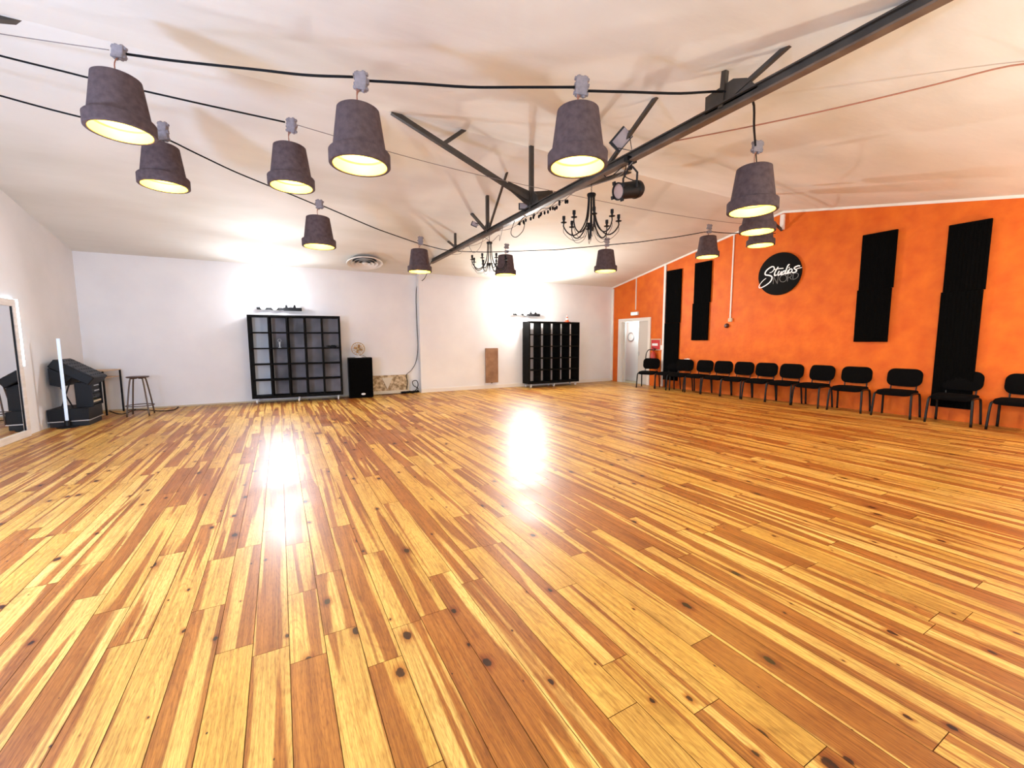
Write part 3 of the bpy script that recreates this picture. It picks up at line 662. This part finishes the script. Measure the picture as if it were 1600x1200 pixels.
m = MB(); m.bx(.002, .07, MY1+.012, MY1+.024, MH*.52, MH+.004); m.build('side_run', M['led'], t)
# LED tube lamps on round bases
TB = at(105, 660, 2, 0)
tp = V((-13.12, -1.83, 0)); tz0 = .12
def tube_lamp(loc, ztop, label):
    t = thing('led_tube_lamp', label, 'tube lamp', loc, 0)
    m = MB(); m.tube([(0, 0, tz0), (0, 0, ztop)], .021, 16); m.build('glowing_tube', M['tube'], t, smooth='auto')
    m = MB(); m.lathe([(0, 0), (.13, 0), (.13, .015), (.04, .03), (.035, tz0), (0, tz0)], 24); m.build('base', M['black'], t, smooth='auto')
tp = at(106, 668, 2, 0); tp.x = max(tp.x, -W+.16)
tube_lamp(tp, z_at(tp.x, tp.y, 529), 'tall pale glowing tube lamp standing on the floor in front of the equipment rack')
# equipment rack with tilted mixer
t = thing('flight_case', 'low black flight case with aluminium edges on the floor in the left corner', 'flight case', (-13.225, -1.265, 0), 0)
m = MB(); m.bx(-.255, .255, -.315, .315, .10, .30); m.build('body', M['black'], t, bevel=.008)
m = MB(); m.bx(-.26, .262, -.322, -.3155, .085, .10); m.bx(.2555, .262, -.3155, .32, .085, .10); m.build('aluminium_edge', M['silver'], t)
m = MB(); m.bx(-.24, .24, -.29, .29, .0, .084); m.build('base', M['dark_grey'], t)
t = thing('equipment_rack', 'black audio rack with pale striped amplifiers standing on the flight case', 'audio rack', (-13.06, -1.18, .301), 0)
m = MB(); m.bx(-.11, .11, -.23, -.215, 0, .42); m.bx(-.11, .11, .215, .23, 0, .42); m.bx(-.11, .11, -.215, .215, .405, .42); m.bx(-.11, .11, -.215, .215, 0, .015); m.bx(-.11, -.10, -.215, .215, .015, .405); m.build('case', M['black'], t)
for z, c_ in ((.07, 'b'), (.17, 'd'), (.26, 's'), (.35, 's')):
    m = MB(); m.bx(-.095, .09, -.21, .21, z-.04, z+.04); am = m.build('amplifier', M['black'], t)
    m = MB(); m.bx(.0905, .096, -.17, .19, z-.006, z+.022) if c_ == 'b' else m.bx(.0905, .096, -.08, .14, z-.008, z+.008); m.build('front_strip', M['beige'] if c_ == 'b' else M['silver'] if c_ == 's' else M['dark_grey'], am)
t = thing('mixing_desk', 'black mixing desk tilted steeply against the wall above the audio rack', 'mixer', (-13.165, -1.17, .90), 0)
R3 = roty(.60)
m = MB(); m.box((0, 0, 0), (.58, .66, .15), R3); m.build('body', M['black'], t, bevel=.015)
m = MB(); m.box(R3 @ V((0, 0, .078)), (.52, .60, .006), R3)
for i in range(6):
    for j in range(6): m.box(R3 @ V((-.21+i*.085, -.25+j*.1, .085)), (.018, .012, .012), R3)
m.build('control_panel', M['dark_grey'], t)
m = MB(); m.prism([(-.28, -.30, .08), (-.28, -.30, -.20), (-.16, -.30, -.24), (.0, -.30, -.08)], (0, .6, 0)); m.build('lower_housing', M['black'], t)
m = MB(); m.tube([(-.20, -.2, -.2), (-.06, -.2, -.598)], .012, 4); m.tube([(-.05, -.2, -.12), (-.2, -.2, -.598)], .012, 4); m.build('folding_stand', M['black'], t)
# side table
tx, ty = at(193, 641, 2, 0), at(167.5, 645, 2, 0)
t = thing('side_table', 'narrow side table with pale wooden top and thin black legs by the stool', 'table', (-13.20, -.12, 0), -.22)
th_ = .865
m = MB(); m.bx(-.21, .21, -.28, .28, th_-.018, th_); m.build('table_top', M['wood_light'], t)
m = MB(); m.bx(-.19, .19, -.26, .26, th_-.15, th_-.138); m.build('lower_shelf', M['wood_light'], t)
for x in (-.20, .20):
    for y in (-.27, .27): m = MB(); m.box((x, y, (th_-.018)/2), (.024, .024, th_-.018)); m.build('leg', M['black'], t)
t2 = at(218, 648, 2, 0)
t = thing('round_stool', 'tall round stool with four splayed brown metal legs and a foot ring', 'stool', (-12.50, -.68, 0), .75)
sh = .75
m = MB(); m.lathe([(0, sh-.025), (.16, sh-.025), (.175, sh-.012), (.17, sh), (0, sh)], 28); m.build('seat', mat('stool_seat', (.06, .03, .025), .5), t, smooth='auto')
for k in range(4):
    a_ = k*PI/2; c_, s_ = math.cos(a_), math.sin(a_); m = MB()
    m.tube(spline([V((.03*c_, .03*s_, sh-.035)), V((.10*c_, .10*s_, sh-.035)), V((.135*c_, .135*s_, sh-.07)), V((.19*c_, .19*s_, .35)), V((.235*c_, .235*s_, .0))], 6), .013, 8); m.build('leg', M['stool_metal'], t, smooth=True)
m = MB(); rz_ = .21; m.tube([(rz_*math.cos(k*PI/12), rz_*math.sin(k*PI/12), .19) for k in range(24)], .009, 6, closed=True); m.build('foot_ring', M['stool_metal'], t, smooth=True)
m = MB(); m.tube(spline([at(165, 640, 2, .012), at(190, 647, 2, .01), at(215, 640, 2, .01), at(250, 642, 2, .01), at(272, 640, 2, .01), at(278, 634, 2, .01), at(262, 632, 2, .01), at(240, 636, 2, .01), at(200, 641, 2, .01)], 8), .008, 6)
tag(m.build('floor_cable', M['black_wire'], smooth=True), 'black cable lying on the floor behind the round stool', 'cable')

# ================================================================= ORANGE WALL FITTINGS
def foam(y0, y1, z0, z1, mid, sh_, label):
    t = thing('acoustic_foam_strip', label, 'acoustic panel', (0, (y0+y1)/2, z0), 0, 'black foam strips on the orange wall'); h2 = (y1-y0)/2
    for za, zb, s_ in ((0, mid-z0-.004, sh_), (mid-z0, z1-z0, 0)):
        m = MB(); n = 10; dy = 2*h2/n
        prof = []
        for k in range(n): prof += [(-.051, -h2+k*dy+s_), (-.055, -h2+(k+.5)*dy+s_)]
        prof += [(-.03, h2+s_), (-.001, h2+s_), (-.001, -h2+s_)]
        m.prism([(x, y, za) for x, y in prof], (0, 0, zb-za)); m.build('foam_tile', M['foam'], t)
def yy(px, py): return at(px, py, 0, -.03)
A0, A1 = yy(1042, 424), yy(1036.5, 593); foam(yy(1065, 424).y, yy(1042, 424).y, yy(1048, 594).z, A0.z, 1.9, .02, 'long narrow black foam strip beside the white trim near the door')
foam(yy(1112, 410).y, yy(1086, 410).y, yy(1094, 531.5).z, yy(1098, 409.5).z, 2.4, .03, 'short black foam strip next to the long one by the door')
foam(yy(1403, 358).y, yy(1348, 368).y, yy(1358, 534).z, yy(1376, 363).z, 2.36, .02, 'short black foam strip high on the orange wall right of the round sign')
foam(yy(1551, 342).y, yy(1483, 352).y, yy(1495, 638).z, yy(1516, 347).z, 2.2, .02, 'widest black foam strip at far right reaching down behind a chair')
# round sign with lettering
lc = at(1217.5, 428, 0, -.03); LR = (at(1184, 436, 0, -.03).y-at(1251, 424, 0, -.03).y)/2
t = thing('round_sign', 'round black sign with white script lettering on the orange wall', 'sign', (0, lc.y, lc.z))
m = MB(); m.lathe([(0, .045), (LR-.006, .045), (LR, .04), (LR, .002), (0, .002)], 64, (0, 0, 0), roty(-PI/2)); m.build('disc', mat('sign_black', (.006, .006, .006), .8, spec=.15), t, smooth='auto')
def cp(x, y):
    p = at(1175+x/14.118, 385+y/14.118, 0, -.048); return V((-.048, p.y-lc.y, p.z-lc.z))
def ribbon(m, pts, wd, k=6, taper=False):
    P = spline([cp(*p) for p in pts], k) if len(pts) > 2 else [cp(*p) for p in pts]; n = len(P); vs = []; fs = []
    for i in range(n):
        d = (P[min(i+1, n-1)]-P[max(i-1, 0)]).normalized(); nn = V((0, -d.z, d.y)); ww = wd/2*(1 if not taper else (.45+.55*math.sin(PI*min(1, i/(n-1)*1.15))))
        for x in (0, -.006): vs += [P[i]+nn*ww+V((x, 0, 0)), P[i]-nn*ww+V((x, 0, 0))]
    for i in range(n-1):
        a_ = 4*i; b_ = 4*i+4; fs += [(a_, b_, b_+1, a_+1), (a_+2, a_+3, b_+3, b_+2), (a_, a_+2, b_+2, b_), (a_+1, b_+1, b_+3, a_+3)]
    fs += [(0, 1, 3, 2), (4*n-4, 4*n-2, 4*n-1, 4*n-3)]; m.add(vs, fs)
m = MB()
ribbon(m, [(390, 582), (440, 565), (485, 515), (490, 465), (455, 445), (390, 475), (325, 530), (292, 590), (305, 628), (380, 640), (435, 665), (440, 715), (400, 785), (320, 850), (230, 900), (168, 915), (158, 880), (195, 815), (250, 752), (312, 704)], .030, 8, True)
ribbon(m, [(580, 452), (530, 530), (500, 600), (505, 645), (545, 625)], .026); ribbon(m, [(500, 512), (590, 492), (695, 482)], .018)
ribbon(m, [(605, 540), (575, 595), (578, 638), (615, 615), (655, 548)], .024); ribbon(m, [(655, 548), (632, 600), (645, 628), (670, 605)], .024)
ribbon(m, [(735, 540), (695, 548), (662, 590), (668, 622), (705, 605), (740, 560)], .024); ribbon(m, [(830, 395), (795, 425), (760, 510), (735, 575), (745, 606), (772, 590)], .027)
ribbon(m, [(812, 520), (785, 565), (790, 598), (815, 580)], .024); ribbon(m, [(815, 462), (828, 468)], .03)
ribbon(m, [(872, 495), (835, 505), (812, 550), (825, 582), (862, 570), (888, 525), (872, 495)], .022)
ribbon(m, [(1062, 432), (1020, 428), (960, 452), (932, 480), (955, 505), (985, 530), (965, 562), (915, 578), (885, 572)], .026); ribbon(m, [(960, 510), (1030, 482), (1105, 464)], .014)
m.build('script_lettering', M['letter'], t)
m = MB(); tw = .012
ribbon(m, [(468, 828), (484, 672)], tw); ribbon(m, [(484, 672), (560, 826)], tw); ribbon(m, [(560, 826), (582, 650)], tw)
ribbon(m, [(690+78*math.cos(k*PI/6), 707-12*math.cos(k*PI/6)+76*math.sin(k*PI/6)) for k in range(13)], tw)
ribbon(m, [(782, 772), (797, 618)], tw); ribbon(m, [(797, 618), (850, 605), (872, 628), (862, 660), (808, 692)], tw); ribbon(m, [(830, 680), (872, 728)], tw)
ribbon(m, [(902, 730), (912, 598)], tw); ribbon(m, [(912, 598), (975, 588), (1022, 610), (1015, 665), (965, 710), (902, 730)], tw)
m.build('thin_lettering', M['letter_grey'], t)
# conduits, exit light, switch boxes, fire sign, extinguisher
p = yy(993, 470); m = MB(); m.bx(-.024, -.001, p.y-.014, p.y+.014, yy(992, 484).z, ceil_z(p.y)-.05); tag(m.build('cable_duct', M['trim']), 'white cable duct from the ceiling to the exit light over the door', 'cable duct')
p = yy(992, 490); t = thing('exit_light', 'small lit exit light box above the white door', 'exit light', (0, p.y, p.z))
m = MB(); m.box((-.035, 0, 0), (.066, .30, .11)); m.build('housing', M['white'], t, bevel=.006)
m = MB(); m.box((-.0705, 0, -.01), (.004, .25, .07)); m.build('lit_panel', M['green'], t)
p = yy(1143, 440); m = MB(); m.bx(-.024, -.001, p.y-.014, p.y+.014, yy(1141, 498).z, ceil_z(p.y)-.05); tag(m.build('cable_duct', M['trim']), 'white cable duct running down the orange wall left of the round sign', 'cable duct')
p = yy(1141, 500); t = thing('wall_sounder', 'small white box with a dark round sounder at the foot of the wall duct', 'alarm', (0, p.y, p.z))
m = MB(); m.box((-.025, 0, 0), (.048, .10, .09)); m.build('box', M['beige'], t, bevel=.004)
m = MB(); m.lathe([(0, .07), (.03, .07), (.055, .04), (.06, 0), (0, 0)], 20, (-.001, .10, -.14), roty(-PI/2)); m.build('sounder', mat('sounder_red', (.07, .015, .01), .4), t, smooth='auto')
p0, p1 = yy(1017, 531), yy(1030, 546); m_ = (p0+p1)/2
t = thing('fire_sign', 'square red sign with a white bar beside the door above the extinguisher', 'sign', (0, m_.y, m_.z)); hy, hz = abs(p0.y-p1.y)/2, abs(p0.z-p1.z)/2
m = MB(); m.box((-.004, 0, 0), (.006, 2*hy+.06, 2*hz+.06)); m.build('white_border', M['beige'], t)
m = MB(); m.box((-.009, 0, 0), (.004, 2*hy, 2*hz)); m.build('red_plate', M['red'], t)
m = MB(); m.box((-.0125, .02, -.0), (.003, 1.3*hy, .5*hz)); m.build('white_bar', M['white'], t)
p = yy(1034, 543); m = MB(); m.box((-.02, p.y, p.z), (.038, .08, .14)); tag(m.build('light_switch', M['white'], bevel=.005), 'small white wall switch between the fire sign and the white trim', 'switch')
p = yy(1023, 562); t = thing('fire_extinguisher', 'red fire extinguisher with black hose hanging on the wall behind the first chair', 'fire extinguisher', (-.10, p.y, .56))
m = MB(); m.lathe([(0, 0), (.075, 0), (.08, .02), (.08, .40), (.06, .46), (.025, .50), (.025, .53), (0, .53)], 24); m.build('cylinder', M['ext_red'], t, smooth='auto')
m = MB(); m.box((0, 0, .55), (.05, .12, .03)); m.box((.01, -.02, .59), (.04, .12, .02), rotx(.3)); m.build('valve', M['black'], t)
m = MB(); m.tube(spline([V((0, .05, .55)), V((-.03, .17, .54)), V((-.04, .25, .40)), V((-.03, .27, .15)), V((-.02, .2, .05))], 8), .013, 8); m.build('hose', M['black'], t, smooth=True)
m = MB(); m.box((.1, 0, .3), (.038, .05, .2)); m.build('wall_bracket', M['black'], t)

# ================================================================= CHAIRS
def rounded(wd, ht, r, n=6):
    out = []
    for cx, cy, a0 in ((wd/2-r, ht/2-r, 0), (-wd/2+r, ht/2-r, PI/2), (-wd/2+r, -ht/2+r, PI), (wd/2-r, -ht/2+r, 1.5*PI)):
        for k in range(n+1): a_ = a0+k*PI/2/n; out.append((cx+r*math.cos(a_), cy+r*math.sin(a_)))
    return out
def make_chair():          # faces local -Y
    t = thing('visitor_chair', '', 'chair', (0, 0, 0), 0, 'row of black visitor chairs along the orange wall')
    # seat: cushioned pad, dipping a little at the front edge
    P = rounded(.50, .44, .09); rings = [(.90, -.036), (1, -.024), (1.0, .014), (.95, .030), (.6, .038), (0.01, .040)]
    vs = []; n = len(P)
    for s_, z in rings:
        for x, y in P: vs.append((x*s_, y*s_-.02, .455+z-(.03*max(0, (-y*s_-.10)/.115))))
    fs = [(i*n+k, i*n+(k+1) % n, (i+1)*n+(k+1) % n, (i+1)*n+k) for i in range(len(rings)-1) for k in range(n)]+[tuple(range(n))]+[tuple((len(rings)-1)*n+k for k in range(n))]
    m = MB(); m.add(vs, fs); m.build('seat', M['fabric'], t, smooth='auto')
    P = rounded(.50, .32, .11); n = len(P); vs = []
    for s_, dy in ((.92, -.014), (1, -.006), (1, .016), (.95, .026)):
        for x, z in P: vs.append((x*s_, .215+dy-.055*(1-(x/.23)**2)*.5+.03+.18*(z*s_+.02)*.9, .70+z*s_))
    fs = [(i*n+k, i*n+(k+1) % n, (i+1)*n+(k+1) % n, (i+1)*n+k) for i in range(3) for k in range(n)]+[tuple(range(n)), tuple(3*n+k for k in range(n))]
    m = MB(); m.add(vs, fs); m.build('backrest', M['fabric'], t, smooth='auto')
    for s in (-1, 1):
        m = MB(); m.tube(spline([V((s*.245, -.10, .435)), V((s*.252, -.18, .425)), V((s*.262, -.22, .36)), V((s*.275, -.245, .0))], 6), .0175, 8); m.build('leg', M['chair_metal'], t, smooth=True)
        m = MB(); m.tube(spline([V((s*.245, .06, .435)), V((s*.252, .13, .425)), V((s*.26, .17, .36)), V((s*.272, .215, .0))], 6), .0175, 8); m.build('leg', M['chair_metal'], t, smooth=True)
        m = MB(); m.tube([(s*.245, -.11, .437), (s*.245, .07, .437)], .0175, 8); m.tube([(s*.245, -.1, .425), (0, -.1, .42)], .009, 6); m.build('seat_frame', M['chair_metal'], t)
        m = MB(); m.tube(spline([V((s*.17, .06, .425)), V((s*.175, .20, .435)), V((s*.18, .235, .50)), V((s*.18, .262, .72))], 6), .011, 6); m.build('back_post', M['chair_metal'], t, smooth=True)
    return t
chair0 = make_chair(); FX = -.262
LBL = ['black chair turned sideways, leftmost of the row, in front of the white door',
 'black chair half hidden behind the first one, in front of the long foam strip',
 'black chair just right of the long foam strip, a white paper on its backrest',
 'black chair under the short foam strip near the door, fourth of the row',
 'black chair below the dark wall sounder, fifth from the left of the row',
 'black chair sixth from the left of the row, just left of the round sign',
 'black chair standing right under the left half of the round sign',
 'black chair with the roundest backrest, right of the one under the round sign',
 'black chair with a square flat topped backrest in the middle right of the row',
 'black chair standing below and left of the short high foam strip',
 'black chair standing alone between the two right foam strips',
 'black chair in front of the widest foam strip',
 'black chair cut off by the right edge of the photo']
CY = [(-2.17, .45), (-2.72, .0), (-3.20, .22), (-3.72, -.02), (-4.28, .03), (-4.82, -.03), (-5.39, .04), (-5.94, .0), (-6.52, -.12), (-7.18, .06), (-7.91, .02), (-8.66, .0), (-9.38, -.03)]
for i, (y, r_) in enumerate(CY):
    rz = -PI/2+r_
    fx = FX-.2 if i == 0 else FX-.08 if i == 2 else FX
    o = chair0 if i == 0 else dup(chair0, (0, 0, 0), 0, LBL[i])
    o.location = (fx-.02, y, 0); o.rotation_euler = (0, 0, rz); o['label'] = LBL[i]
m = MB(); m.box((-.115, -3.22, .872), (.06, .14, .012), rotz(.2)); m.box((-.11, -3.25, .884), (.05, .07, .012))
tag(m.build('folded_paper', M['white']), 'small folded white paper resting on top of a black chair back', 'paper')
# unseen LED tube added by the left wall, with a cool fill light
tube_lamp(V((-13.3, -8.2, 0)), 1.4, 'unseen tube lamp added as fill by the left wall beyond the left edge')
lamp('cool_fill_light', (-12.7, -7.9, 1.3), 420, (.42, .62, 1), .25)
